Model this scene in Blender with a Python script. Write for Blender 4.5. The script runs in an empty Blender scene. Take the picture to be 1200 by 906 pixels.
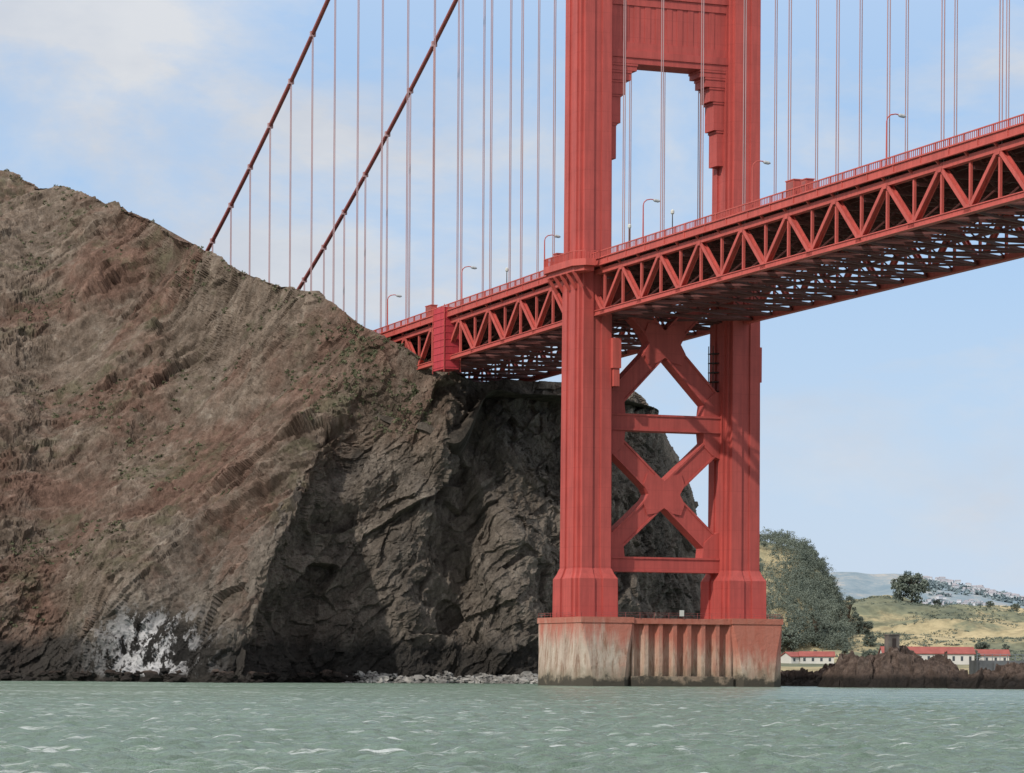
import bpy, math, random
import numpy as np
from mathutils import Vector, Matrix, noise
random.seed(7); rng=np.random.default_rng(11)
scene=bpy.context.scene
col=scene.collection
H0=2.6; F=3750.0; HZ=785.0
def unproject(x,y,Y):
    """image pixel x, y put at a chosen depth Y -> metres"""
    return ((x-600)/F*Y, Y, H0+(HZ-y)/F*Y)

# ------------------------------------------------------------------ materials
def newmat(name,rough=0.7,spec=0.3):
    m=bpy.data.materials.new(name); m.use_nodes=True
    nt=m.node_tree; b=nt.nodes['Principled BSDF']
    b.inputs['Roughness'].default_value=rough
    b.inputs['Specular IOR Level'].default_value=spec
    return m,nt,b
def node(nt,t,**kw):
    n=nt.nodes.new(t)
    for k,v in kw.items():
        if hasattr(n,k): setattr(n,k,v)
        else: n.inputs[k].default_value=v
    return n
def coord(nt,scale=(1,1,1),rot=(0,0,0)):
    tc=node(nt,'ShaderNodeTexCoord'); mp=node(nt,'ShaderNodeMapping')
    mp.inputs['Scale'].default_value=scale; mp.inputs['Rotation'].default_value=rot
    nt.links.new(tc.outputs['Object'],mp.inputs['Vector']); return mp.outputs['Vector']
def noi(nt,vec,scale,detail=4,rough=0.55,dist=0.0):
    n=node(nt,'ShaderNodeTexNoise'); n.inputs['Scale'].default_value=scale
    n.inputs['Detail'].default_value=detail; n.inputs['Roughness'].default_value=rough
    n.inputs['Distortion'].default_value=dist
    nt.links.new(vec,n.inputs['Vector']); return n.outputs['Fac']
def voro(nt,vec,scale,out='Distance',feature='F1'):
    n=node(nt,'ShaderNodeTexVoronoi'); n.feature=feature; n.inputs['Scale'].default_value=scale
    nt.links.new(vec,n.inputs['Vector']); return n.outputs[out]
def ramp(nt,fac,stops):
    r=node(nt,'ShaderNodeValToRGB'); e=r.color_ramp.elements
    while len(e)<len(stops): e.new(0.5)
    for i,(p,c) in enumerate(stops):
        e[i].position=p
        if not hasattr(c,'__len__'): c=(c,c,c)
        e[i].color=(*c[:3],1)
    nt.links.new(fac,r.inputs['Fac']); return r.outputs['Color']
def mix(nt,a,b,fac,mode='MIX'):
    n=node(nt,'ShaderNodeMix',data_type='RGBA',blend_type=mode)
    for s,v in ((0,fac),(6,a),(7,b)):
        if isinstance(v,bpy.types.NodeSocket): nt.links.new(v,n.inputs[s])
        elif s==0: n.inputs[0].default_value=v
        else: n.inputs[s].default_value=(*v[:3],1)
    return n.outputs[2]
def bump(nt,b,h,strength,dist):
    n=node(nt,'ShaderNodeBump'); n.inputs['Strength'].default_value=strength
    n.inputs['Distance'].default_value=dist
    nt.links.new(h,n.inputs['Height']); nt.links.new(n.outputs['Normal'],b.inputs['Normal'])
def math_(nt,op,a,b=None):
    n=node(nt,'ShaderNodeMath',operation=op)
    for i,v in enumerate((a,b)):
        if v is None: continue
        if isinstance(v,bpy.types.NodeSocket): nt.links.new(v,n.inputs[i])
        else: n.inputs[i].default_value=v
    return n.outputs[0]

def red_paint(name,base,dark,seams=0.0):
    m,nt,b=newmat(name,0.6,0.3)
    v=coord(nt); vs=coord(nt,(1,1,0.05))
    c=ramp(nt,noi(nt,v,0.22,4,0.65),[(0.3,dark),(0.68,base)])
    st=ramp(nt,noi(nt,vs,1.6,3,0.6),[(0.32,0.76),(0.6,1.0)])
    c=mix(nt,c,st,0.8,'MULTIPLY')
    if seams:
        sp=node(nt,'ShaderNodeSeparateXYZ'); nt.links.new(v,sp.inputs[0])
        fr=math_(nt,'FRACT',math_(nt,'MULTIPLY',sp.outputs[2],1/seams))
        ls=math_(nt,'LESS_THAN',fr,0.045)
        c=mix(nt,c,tuple(x*0.66 for x in base),math_(nt,'MULTIPLY',ls,0.35))
    nt.links.new(c,b.inputs['Base Color'])
    return m
RED=red_paint('orange_steel',(0.57,0.108,0.086),(0.46,0.090,0.073))
REDT=red_paint('orange_tower_plate',(0.51,0.092,0.076),(0.41,0.076,0.064),3.3)
REDD=red_paint('shaded_orange_steel',(0.19,0.060,0.053),(0.12,0.047,0.043))  # darker copy of the steel paint; under-deck shade is put into its colour
CABLE=red_paint('cable_paint',(0.34,0.10,0.09),(0.28,0.08,0.07))
ROPE=red_paint('rope_paint',(0.46,0.28,0.28),(0.40,0.24,0.24))
SHEET=red_paint('sheeting',(0.54,0.055,0.068),(0.45,0.042,0.055),1.3)
def flat(name,c,rough=0.8,var=0.25,sc=0.5):
    m,nt,b=newmat(name,rough,0.2)
    v=coord(nt)
    cc=ramp(nt,noi(nt,v,sc,4),[(0.3,tuple(x*(1-var) for x in c)),(0.7,tuple(x*(1+var*0.5) for x in c))])
    nt.links.new(cc,b.inputs['Base Color']); return m
ASPH=flat('asphalt',(0.07,0.065,0.065))
GREYM=flat('lamp_metal',(0.45,0.46,0.46),0.5)
DARKM=flat('dark_metal',(0.06,0.045,0.04),0.6)
WHITEW=flat('white_wall',(0.60,0.575,0.52),0.85,0.15,0.1)
ROOFR=flat('red_roof',(0.31,0.09,0.075),0.8,0.2,0.3)
WIN=flat('window_dark',(0.07,0.08,0.09),0.2)
CONCG=flat('old_concrete',(0.20,0.175,0.155),0.9,0.5,0.4)
BARK=flat('bark',(0.09,0.065,0.045),0.9)
def concrete():
    m,nt,b=newmat('pier_concrete',0.85,0.2)
    v=coord(nt); vs=coord(nt,(1,1,0.16))
    sp=node(nt,'ShaderNodeSeparateXYZ'); nt.links.new(v,sp.inputs[0])
    c=ramp(nt,noi(nt,vs,0.30,6,0.66,0.3),[(0.33,(0.30,0.155,0.11)),(0.45,(0.44,0.26,0.19)),(0.57,(0.47,0.335,0.25)),(0.70,(0.53,0.43,0.34))])
    pale=ramp(nt,noi(nt,vs,0.45,6,0.7),[(0.36,(0.25,0.205,0.16)),(0.48,(0.43,0.36,0.29)),(0.64,(0.54,0.485,0.40))])
    xl=ramp(nt,math_(nt,'ADD',math_(nt,'MULTIPLY',sp.outputs[0],0.05),math_(nt,'MULTIPLY',math_(nt,'SUBTRACT',noi(nt,v,0.2,5,0.7),0.5),1.4)),[(0.0,0.75),(0.30,0.0)])
    c=mix(nt,c,pale,xl)
    st=ramp(nt,noi(nt,vs,1.3,5,0.75),[(0.38,(0.52,0.37,0.29)),(0.50,(1,1,1))])
    c=mix(nt,c,st,0.8,'MULTIPLY')
    nz=math_(nt,'MULTIPLY',math_(nt,'SUBTRACT',noi(nt,vs,0.6,5,0.7),0.5),12.0)
    nz=math_(nt,'ADD',nz,math_(nt,'MULTIPLY',sp.outputs[0],0.12))
    zt=math_(nt,'ADD',sp.outputs[2],nz)
    top=ramp(nt,math_(nt,'MULTIPLY',zt,0.1),[(0.62,0),(1.02,1)])
    c=mix(nt,c,(0.42,0.125,0.085),math_(nt,'MULTIPLY',top,0.85))
    zz=math_(nt,'ADD',sp.outputs[2],math_(nt,'MULTIPLY',math_(nt,'SUBTRACT',noi(nt,v,0.4,6,0.7),0.5),6.0))
    low=ramp(nt,math_(nt,'MULTIPLY',zz,0.1),[(0.15,1),(0.36,0)])
    c=mix(nt,c,(0.22,0.185,0.13),math_(nt,'MULTIPLY',low,0.75))
    wet=ramp(nt,math_(nt,'MULTIPLY',zz,0.1),[(0.10,1),(0.17,0)])
    c=mix(nt,c,(0.05,0.045,0.035),math_(nt,'MULTIPLY',wet,0.9))
    nt.links.new(c,b.inputs['Base Color'])
    bump(nt,b,noi(nt,v,1.2,5,0.7),0.6,0.25); return m
CONC=concrete()

def rock_mat():
    m,nt,b=newmat('cliff_rock',0.95,0.1)
    v=coord(nt); vs=coord(nt,(1.0,1.0,0.5),(0,0.65,0.2))
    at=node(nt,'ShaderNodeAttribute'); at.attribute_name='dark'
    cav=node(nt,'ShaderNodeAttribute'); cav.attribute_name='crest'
    n0=noi(nt,vs,0.3,8,0.82)
    c=ramp(nt,n0,[(0.34,(0.115,0.086,0.064)),(0.46,(0.215,0.162,0.122)),(0.56,(0.290,0.226,0.175)),(0.70,(0.43,0.37,0.30))])
    redc=ramp(nt,n0,[(0.36,(0.135,0.076,0.055)),(0.62,(0.280,0.162,0.120))])
    c=mix(nt,c,redc,ramp(nt,noi(nt,vs,0.03,6,0.68),[(0.47,0),(0.58,0.8)]))
    grn=ramp(nt,noi(nt,v,0.06,7,0.75),[(0.54,0),(0.63,0.6)])
    c=mix(nt,c,(0.150,0.142,0.085),grn)
    sl=ramp(nt,noi(nt,coord(nt,(1.0,1.0,0.10),(0,0.75,0.1)),0.55,6,0.7),[(0.38,0.72),(0.56,1.08)])
    c=mix(nt,c,sl,0.8,'MULTIPLY')
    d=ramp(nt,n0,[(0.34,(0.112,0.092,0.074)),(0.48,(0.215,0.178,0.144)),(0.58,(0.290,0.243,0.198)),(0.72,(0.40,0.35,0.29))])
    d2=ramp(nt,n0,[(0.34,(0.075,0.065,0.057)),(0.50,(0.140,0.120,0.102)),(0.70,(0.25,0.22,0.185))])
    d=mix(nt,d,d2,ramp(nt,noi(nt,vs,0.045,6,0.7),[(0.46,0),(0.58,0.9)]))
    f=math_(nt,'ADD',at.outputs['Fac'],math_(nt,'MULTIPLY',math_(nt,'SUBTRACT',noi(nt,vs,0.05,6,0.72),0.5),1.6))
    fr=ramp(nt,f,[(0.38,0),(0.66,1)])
    c=mix(nt,c,d,fr)  # darker rock, with shade of the right-facing cliff also put into the colour
    cell=node(nt,'ShaderNodeSeparateColor'); nt.links.new(voro(nt,vs,0.7,'Color'),cell.inputs[0])
    c=mix(nt,c,ramp(nt,cell.outputs[0],[(0.0,0.74),(1.0,1.16)]),0.7,'MULTIPLY')
    c=mix(nt,c,ramp(nt,cav.outputs['Fac'],[(0.0,0.55),(0.5,1.0),(1.0,1.35)]),0.9,'MULTIPLY')  # cavity shade in the colour: hollows darkened, ridges lightened
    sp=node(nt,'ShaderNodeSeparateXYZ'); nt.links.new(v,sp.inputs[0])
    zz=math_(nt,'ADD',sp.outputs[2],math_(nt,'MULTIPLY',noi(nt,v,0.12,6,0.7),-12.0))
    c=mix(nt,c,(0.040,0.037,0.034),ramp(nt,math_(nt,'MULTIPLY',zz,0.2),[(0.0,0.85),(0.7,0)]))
    g=node(nt,'ShaderNodeAttribute'); g.attribute_name='guano'
    c=mix(nt,c,(0.034,0.032,0.030),math_(nt,'MINIMUM',math_(nt,'MULTIPLY',g.outputs['Fac'],1.6),0.9))
    gn=ramp(nt,noi(nt,coord(nt,(1,1,0.5),(0,0.5,0)),0.30,8,0.74),[(0.485,0),(0.525,1)])
    c=mix(nt,c,(0.76,0.74,0.73),math_(nt,'MULTIPLY',g.outputs['Fac'],gn))
    nt.links.new(c,b.inputs['Base Color'])
    h=math_(nt,'ADD',math_(nt,'MULTIPLY',cell.outputs[1],0.5),noi(nt,vs,1.8,6,0.82))
    bump(nt,b,h,1.0,0.9); return m
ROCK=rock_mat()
def small_rock():
    m,nt,b=newmat('shore_rock',0.95,0.1)
    v=coord(nt)
    c=ramp(nt,noi(nt,v,0.6,8,0.8),[(0.3,(0.045,0.034,0.029)),(0.46,(0.105,0.076,0.062)),(0.58,(0.175,0.128,0.104)),(0.72,(0.29,0.235,0.195))])
    sp=node(nt,'ShaderNodeSeparateXYZ'); nt.links.new(v,sp.inputs[0])
    zz=math_(nt,'ADD',sp.outputs[2],math_(nt,'MULTIPLY',noi(nt,v,0.6,5,0.7),-3.0))
    c=mix(nt,c,(0.024,0.022,0.02),ramp(nt,math_(nt,'MULTIPLY',zz,0.4),[(0.0,0.9),(0.35,0)]))
    nt.links.new(c,b.inputs['Base Color']); bump(nt,b,noi(nt,v,1.6,6,0.8),1.0,0.6); return m
SROCK=small_rock()
PALER=flat('pale_rubble',(0.32,0.305,0.28),0.95,0.8,0.35)
def grass_mat():
    m,nt,b=newmat('dry_grass',0.95,0.1)
    v=coord(nt,(1,0.5,1))
    c=ramp(nt,noi(nt,v,0.016,6,0.68,0.3),[(0.38,(0.130,0.142,0.098)),(0.48,(0.205,0.205,0.130)),(0.55,(0.39,0.325,0.19)),(0.68,(0.48,0.39,0.23))])
    c=mix(nt,c,ramp(nt,noi(nt,v,0.09,6,0.78),[(0.4,0.62),(0.55,1)]),0.9,'MULTIPLY')
    nt.links.new(c,b.inputs['Base Color']); return m
GRASS=grass_mat()
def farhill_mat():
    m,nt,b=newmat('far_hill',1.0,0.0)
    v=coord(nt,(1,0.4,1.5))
    c=ramp(nt,noi(nt,v,0.012,8,0.8,0.5),[(0.40,(0.19,0.25,0.29)),(0.52,(0.25,0.30,0.33)),(0.60,(0.35,0.35,0.34)),(0.76,(0.46,0.43,0.38))])  # blue-grey tones carry the distance haze in the colour itself
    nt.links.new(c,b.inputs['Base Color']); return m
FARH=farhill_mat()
def leaf(name,a,bb,sc):
    m,nt,b=newmat(name,0.9,0.05)
    v=coord(nt); c=ramp(nt,noi(nt,v,sc,4,0.7),[(0.35,a),(0.65,bb)])
    nt.links.new(c,b.inputs['Base Color']); return m
LEAF=leaf('foliage',(0.115,0.138,0.115),(0.170,0.190,0.150),0.05)  # greens lightened and greyed: distance haze mixed into the leaf colour
SCRUB=leaf('scrub',(0.08,0.085,0.048),(0.15,0.15,0.09),0.08)

def water_mat():
    m,nt,b=newmat('sea_water',0.25,0.3)
    c=ramp(nt,noi(nt,coord(nt,(0.3,1,1)),0.02,4,0.6),[(0.3,(0.180,0.275,0.198)),(0.7,(0.235,0.330,0.247))])
    rp=ramp(nt,noi(nt,coord(nt,(0.4,1,1)),0.8,6,0.8),[(0.40,0.70),(0.60,1.14)])
    c=mix(nt,c,rp,0.85,'MULTIPLY')
    big=ramp(nt,noi(nt,coord(nt,(0.05,1,1)),0.16,4,0.6),[(0.50,0.0),(0.58,1)])
    fn=ramp(nt,noi(nt,coord(nt,(0.13,1,1)),1.8,6,0.8,0.1),[(0.53,0),(0.59,1)])
    fo=math_(nt,'MULTIPLY',big,fn)
    c=mix(nt,c,(0.82,0.86,0.83),math_(nt,'MULTIPLY',fo,0.9))
    nt.links.new(c,b.inputs['Base Color'])
    r=math_(nt,'ADD',math_(nt,'MULTIPLY',fo,0.5),0.24); nt.links.new(r,b.inputs['Roughness'])
    v=coord(nt,(0.6,1,1))
    h=noi(nt,v,3.0,5,0.82,0.1)
    bump(nt,b,h,1.0,0.6)
    return m
WATER=water_mat()

# ------------------------------------------------------------------ mesh helpers
def link(o,parent=None,label=None,cat=None,group=None,kind=None):
    col.objects.link(o)
    if parent is not None: o.parent=parent
    if label: o['label']=label
    if cat: o['category']=cat
    if group: o['group']=group
    if kind: o['kind']=kind
    return o
def empty(name,loc=(0,0,0),rz=0,**kw):
    o=bpy.data.objects.new(name,None); o.location=loc; o.rotation_euler=(0,0,rz); o.empty_display_size=1
    return link(o,**kw)
class MB:
    def __init__(s): s.v=[]; s.f=[]; s.mi=[]; s.m=0
    def add(s,vs,fs):
        n=len(s.v); s.v+= [tuple(p) for p in vs]
        s.f+= [tuple(n+i for i in f) for f in fs]; s.mi+=[s.m]*len(fs)
    def box(s,x0,x1,y0,y1,z0,z1,tx=0,ty=0):
        if x0>x1:x0,x1=x1,x0
        if y0>y1:y0,y1=y1,y0
        v=[(x0,y0,z0),(x1,y0,z0),(x1,y1,z0),(x0,y1,z0),(x0+tx,y0+ty,z1),(x1-tx,y0+ty,z1),(x1-tx,y1-ty,z1),(x0+tx,y1-ty,z1)]
        s.add(v,[(0,3,2,1),(4,5,6,7),(0,1,5,4),(1,2,6,5),(2,3,7,6),(3,0,4,7)])
    def beam(s,p,q,w,h):
        p=Vector(p);q=Vector(q);d=(q-p).normalized()
        up=Vector((0,0,1)) if abs(d.z)<0.98 else Vector((0,1,0))
        a=d.cross(up).normalized(); b=a.cross(d).normalized(); a=a*w/2; b=b*h/2
        v=[p-a-b,p+a-b,p+a+b,p-a+b,q-a-b,q+a-b,q+a+b,q-a+b]
        s.add(v,[(0,1,2,3),(7,6,5,4),(0,4,5,1),(1,5,6,2),(2,6,7,3),(3,7,4,0)])
    def tube(s,pts,r,n=8):
        rings=[]
        for i,p in enumerate(pts):
            p=Vector(p); a=Vector(pts[max(0,i-1)]); c=Vector(pts[min(len(pts)-1,i+1)])
            d=(c-a).normalized(); up=Vector((0,0,1)) if abs(d.z)<0.95 else Vector((0,1,0))
            u=d.cross(up).normalized(); w=u.cross(d)
            rr=r[i] if hasattr(r,'__len__') else r
            rings.append([p+(u*math.cos(2*math.pi*k/n)+w*math.sin(2*math.pi*k/n))*rr for k in range(n)])
        vs=[x for g in rings for x in g]; fs=[]
        for i in range(len(pts)-1):
            for k in range(n):
                k2=(k+1)%n; fs.append((i*n+k,i*n+k2,(i+1)*n+k2,(i+1)*n+k))
        fs.append(tuple(range(n))[::-1]); fs.append(tuple((len(pts)-1)*n+k for k in range(n)))
        s.add(vs,fs)
    def loft(s,secs):
        n=len(secs[0][0]); vs=[(x,y,z) for poly,z in secs for x,y in poly]; fs=[]
        for i in range(len(secs)-1):
            for k in range(n):
                k2=(k+1)%n; fs.append((i*n+k,i*n+k2,(i+1)*n+k2,(i+1)*n+k))
        fs.append(tuple(range(n))[::-1]); fs.append(tuple((len(secs)-1)*n+k for k in range(n)))
        s.add(vs,fs)
    def prism_y(s,poly,y0,y1):
        n=len(poly); vs=[(x,y0,z) for x,z in poly]+[(x,y1,z) for x,z in poly]
        fs=[tuple(range(n)),tuple(range(n,2*n))[::-1]]
        for k in range(n):
            k2=(k+1)%n; fs.append((k,n+k,n+k2,k2))
        s.add(vs,fs)
    def mesh(s,name,mats):
        me=bpy.data.meshes.new(name); me.from_pydata(s.v,[],s.f)
        if not isinstance(mats,(list,tuple)): mats=[mats]
        for m in mats: me.materials.append(m)
        if len(mats)>1: me.polygons.foreach_set('material_index',s.mi)
        me.update(); return me
    def obj(s,name,mats,parent=None,**kw):
        return link(bpy.data.objects.new(name,s.mesh(name,mats)),parent=parent,**kw)
def grid_mesh(name,P,mat,attrs=None,smooth=False):
    nu,nv,_=P.shape
    i,j=np.meshgrid(np.arange(nu-1),np.arange(nv-1),indexing='ij')
    a=(i*nv+j).ravel(); b=((i+1)*nv+j).ravel(); c=b+1; d=a+1
    faces=np.stack([a,b,c,d],1).astype(np.int32)
    me=bpy.data.meshes.new(name)
    me.vertices.add(nu*nv); me.vertices.foreach_set('co',P.reshape(-1).astype(np.float32))
    me.loops.add(len(faces)*4); me.loops.foreach_set('vertex_index',faces.ravel())
    me.polygons.add(len(faces)); me.polygons.foreach_set('loop_start',np.arange(0,len(faces)*4,4,dtype=np.int32))
    me.update(calc_edges=True); me.validate()
    if attrs:
        for k,v in attrs.items():
            at=me.attributes.new(k,'FLOAT','POINT'); at.data.foreach_set('value',v.reshape(-1).astype(np.float32))
    me.materials.append(mat)
    me.polygons.foreach_set('use_smooth',[smooth]*len(faces))
    return me
def cr(ctrl,n,tau=0.45):
    C=ctrl.shape[0]; t=np.linspace(0,C-1-1e-6,n); k=t.astype(int); f=(t-k)
    p=np.concatenate([2*ctrl[:1]-ctrl[1:2],ctrl,2*ctrl[-1:]-ctrl[-2:-1]],0)
    f=f.reshape([-1]+[1]*(ctrl.ndim-1))
    p0,p1,p2,p3=p[k],p[k+1],p[k+2],p[k+3]
    m1=tau*(p2-p0); m2=tau*(p3-p1)
    return p1*(2*f**3-3*f**2+1)+m1*(f**3-2*f**2+f)+p2*(-2*f**3+3*f**2)+m2*(f**3-f**2)
def grid_from(ctrl,nu,nv):
    g=cr(ctrl,nu); g=cr(np.swapaxes(g,0,1),nv); return np.swapaxes(g,0,1)
def normals(P):
    du=np.gradient(P,axis=0); dv=np.gradient(P,axis=1); n=np.cross(du,dv)
    return n/np.maximum(np.linalg.norm(n,axis=2,keepdims=True),1e-6)

# ------------------------------------------------------------------ camera, light, world
cam=bpy.data.cameras.new('camera'); co=bpy.data.objects.new('camera',cam); col.objects.link(co)
cam.sensor_width=36; cam.sensor_fit='HORIZONTAL'; cam.lens=36*F/1200
cam.shift_y=(HZ-453)/1200; cam.clip_end=60000; cam.clip_start=1
co.matrix_world=Matrix.Translation((0,0,H0))@Matrix.Rotation(math.radians(90),4,'X')@Matrix.Rotation(math.radians(0.38),4,'Z')
scene.camera=co
sd=Vector((-0.54,-0.63,0.66)).normalized()
sun=bpy.data.lights.new('sun','SUN'); sun.energy=2.9; sun.angle=math.radians(0.9); sun.color=(1,0.95,0.88)
so=bpy.data.objects.new('sun',sun); so.rotation_euler=sd.to_track_quat('Z','Y').to_euler(); col.objects.link(so)
w=bpy.data.worlds.new('World'); scene.world=w; w.use_nodes=True; nt=w.node_tree
bg=nt.nodes['Background']; bg.inputs['Strength'].default_value=0.15
sky=node(nt,'ShaderNodeTexSky'); sky.sky_type='NISHITA'; sky.sun_disc=False
sky.sun_elevation=math.asin(sd.z); sky.sun_rotation=math.atan2(sd.x,sd.y)
sky.air_density=1.0; sky.dust_density=0.6; sky.ozone_density=2.0
tc=node(nt,'ShaderNodeTexCoord'); mp=node(nt,'ShaderNodeMapping'); mp.inputs['Scale'].default_value=(1,1,2.0)
mp.inputs['Location'].default_value=(0.35,0.1,0.2)
nt.links.new(tc.outputs['Generated'],mp.inputs['Vector'])
n1=noi(nt,mp.outputs['Vector'],9.0,8,0.6,0.25)
sp=node(nt,'ShaderNodeSeparateXYZ'); nt.links.new(tc.outputs['Generated'],sp.inputs[0])
bias=math_(nt,'MULTIPLY',sp.outputs[0],-1.0)
bias=math_(nt,'MINIMUM',math_(nt,'MAXIMUM',bias,-0.06),0.12)
f=math_(nt,'ADD',n1,bias)
fac=ramp(nt,f,[(0.45,0.02),(0.56,0.42),(0.66,0.95)])
base=mix(nt,sky.outputs[0],(2.55,3.78,5.65),0.80)
lowf=ramp(nt,sp.outputs[2],[(0.0,0.85),(0.13,0.03)])
base=mix(nt,base,(4.15,4.75,5.55),lowf)
cf=ramp(nt,noi(nt,mp.outputs['Vector'],14.0,6,0.6),[(0.38,0.0),(0.62,1.0)])
cloudc=mix(nt,(4.05,4.3,4.75),(4.75,4.88,5.1),cf)
cl=mix(nt,base,cloudc,fac)
# unseen bright cloud layer overhead, added as soft fill light
hi=ramp(nt,sp.outputs[2],[(0.18,0.0),(0.5,0.85)])
cl=mix(nt,cl,(7.2,7.3,7.5),hi)
nt.links.new(cl,bg.inputs['Color'])
scene.view_settings.view_transform='Standard'; scene.view_settings.look='None'; scene.view_settings.exposure=0

# ------------------------------------------------------------------ sea
Ys=np.concatenate([np.array([-3000,-200,20.,50.]),np.geomspace(62,800,980),np.array([1200,2000,4000,9000,20000,45000.])])
us=np.concatenate([np.array([-60,-3,-0.6,-0.3]),np.linspace(-0.18,0.18,520),np.array([0.3,0.6,3,60])])
PX=np.zeros((len(us),len(Ys),3))
sc=np.maximum(np.abs(Ys),60)
PX[:,:,0]=us[:,None]*sc[None,:]; PX[:,:,1]=Ys[None,:]
Z=np.zeros((len(us),len(Ys)))
step=np.maximum(np.gradient(Ys),0.1)
act=((Ys>60)&(Ys<780)).astype(float)
for k in range(72):
    lam=0.6*(2.8/0.6)**rng.random(); th=math.radians(255+rng.normal()*40); kk=2*math.pi/lam
    fade=np.clip(lam/(step*2.4)-0.6,0,1)*act
    amp=0.0100*lam**0.75*fade
    ph=kk*(PX[:,:,0]*math.cos(th)+PX[:,:,1]*math.sin(th))+rng.random()*6.28
    Z+=amp[None,:]*(np.sin(ph)+0.3*np.sin(2*ph))
PX[:,:,2]=Z
o=bpy.data.objects.new('sea',grid_mesh('sea',PX,WATER,smooth=True)); link(o,kind='structure',label='choppy grey-green bay water with small whitecaps',cat='sea')

# ------------------------------------------------------------------ headland
def B(x,Y): 
    return ((x-600)/F*Y,Y,-3.0)
cols=[  # control points: image pixel coordinates, each with a chosen depth
 (B(-200,560),(-200,650,600),(-200,480,660),(-200,320,730),(-200,150,810),(.5,0,0,0,0)),
 (B(0,580),(0,650,600),(0,500,650),(0,340,720),(0,206,790),(.7,0,0,0,0)),
 (B(70,584),(65,650,602),(60,510,652),(65,360,712),(75,226,770),(.8,0,0,0,0)),
 (B(115,578),(125,655,590),(130,520,640),(130,385,690),(145,246,745),(1,.2,0,0,0)),
 (B(190,566),(215,672,583),(225,540,625),(220,420,668),(215,283,700),(1,.6,0,0,0)),
 (B(255,560),(300,645,572),(325,545,596),(310,440,638),(290,324,665),(1,.7,.05,0,0)),
 (B(300,563),(335,630,574),(368,540,592),(385,450,620),(376,351,640),(1,.9,.3,0,0)),
 (B(345,584),(368,655,592),(405,560,602),(432,470,612),(432,390,622),(1,1,.7,.05,0)),
 (B(400,592),(428,665,598),(455,565,604),(480,478,606),(480,410,614),(1,1,.85,.1,.0)),
 (B(470,600),(488,665,602),(510,560,603),(524,482,606),(523,430,614),(1,.8,.6,.3,.1)),
 (B(528,606),(538,645,611),(543,560,615),(550,500,618),(556,448,622),(1,.9,.9,1,.8)),
 (B(590,604),(594,640,610),(590,560,617),(588,500,622),(594,447,626),(.9,.7,.7,.8,.7)),
 (B(650,612),(650,640,618),(645,560,624),(642,500,628),(648,447,632),(.9,.7,.7,.8,.7)),
 (B(705,614),(703,640,620),(700,560,627),(697,500,633),(697,449,638),(.9,.7,.7,.7,.7)),
 (B(752,624),(745,640,630),(735,560,637),(727,500,642),(724,454,648),(.9,.7,.7,.7,.7)),
 (B(812,636),(805,690,642),(794,630,648),(774,550,654),(748,464,660),(.9,.8,.7,.7,.7)),
 (B(830,665),(826,690,668),(817,620,675),(790,540,682),(750,468,686),(.9,.8,.7,.7,.7)),
 (B(830,760),(824,690,760),(814,620,760),(787,540,760),(748,470,760),(.9,.8,.7,.7,.7)),
]
ctrl=[]
for ci,c in enumerate(cols):
    pts=[c[0]]+[unproject(*q) for q in c[1:5]]
    row=[(*p,d) for p,d in zip(pts,c[5])]
    cx,cy,cz=pts[4]
    low=min(cz-4,57) if 7<=ci else cz-5
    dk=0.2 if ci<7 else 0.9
    row.append((cx*1.02,cy+13,low,dk)); row.append((cx*1.06,cy+45,min(cz-20,56) if ci<10 else 56,dk)); row.append((cx*1.5-40,cy+700,50,dk))
    ctrl.append(row)
ctrl=np.array(ctrl,float)
NU=940;NF=540
G=cr(ctrl,NU); Gs=np.swapaxes(G,0,1)
front=cr(Gs[:5],NF); back=cr(Gs[4:],40)[1:]
G=np.swapaxes(np.concatenate([front,back],0),0,1)
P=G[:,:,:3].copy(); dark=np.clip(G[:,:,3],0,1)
Nn=normals(P)
def frame(e1,e2):
    e1=Vector(e1).normalized(); e2=Vector(e2); e2=(e2-e1*e2.dot(e1)).normalized(); e3=e1.cross(e2)
    return np.array([e1,e2,e3])
E=frame((-0.62,-0.15,-0.77),(0.8,-0.3,-0.5))
E2=frame((0.30,-0.2,-0.93),(0.9,-0.3,0.3))
nu,nv=P.shape[:2]
Q=P@E.T; Q2=P@E2.T
disp=np.zeros((nu,nv)); crest=np.zeros((nu,nv))
rf=noise.ridged_multi_fractal; ns=noise.noise; fb=noise.fractal
vor=noise.voronoi; cvv=noise.cell_vector
def facet(q,seed):
    dd,pp=vor(q); c=pp[0]
    r1=cvv(c*97.0+Vector((seed,0,0))); r2=cvv(c*113.0+Vector((0,seed,5)))
    e=q-c
    return (r1.x-.5), (e.x*(r2.x-.5)+e.y*(r2.y-.5)+e.z*(r2.z-.5)), dd[1]-dd[0]
def tri(x): 
    x=x-math.floor(x); return abs(2*x-1)
i_switch=int(NU*8.6/17)
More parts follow.
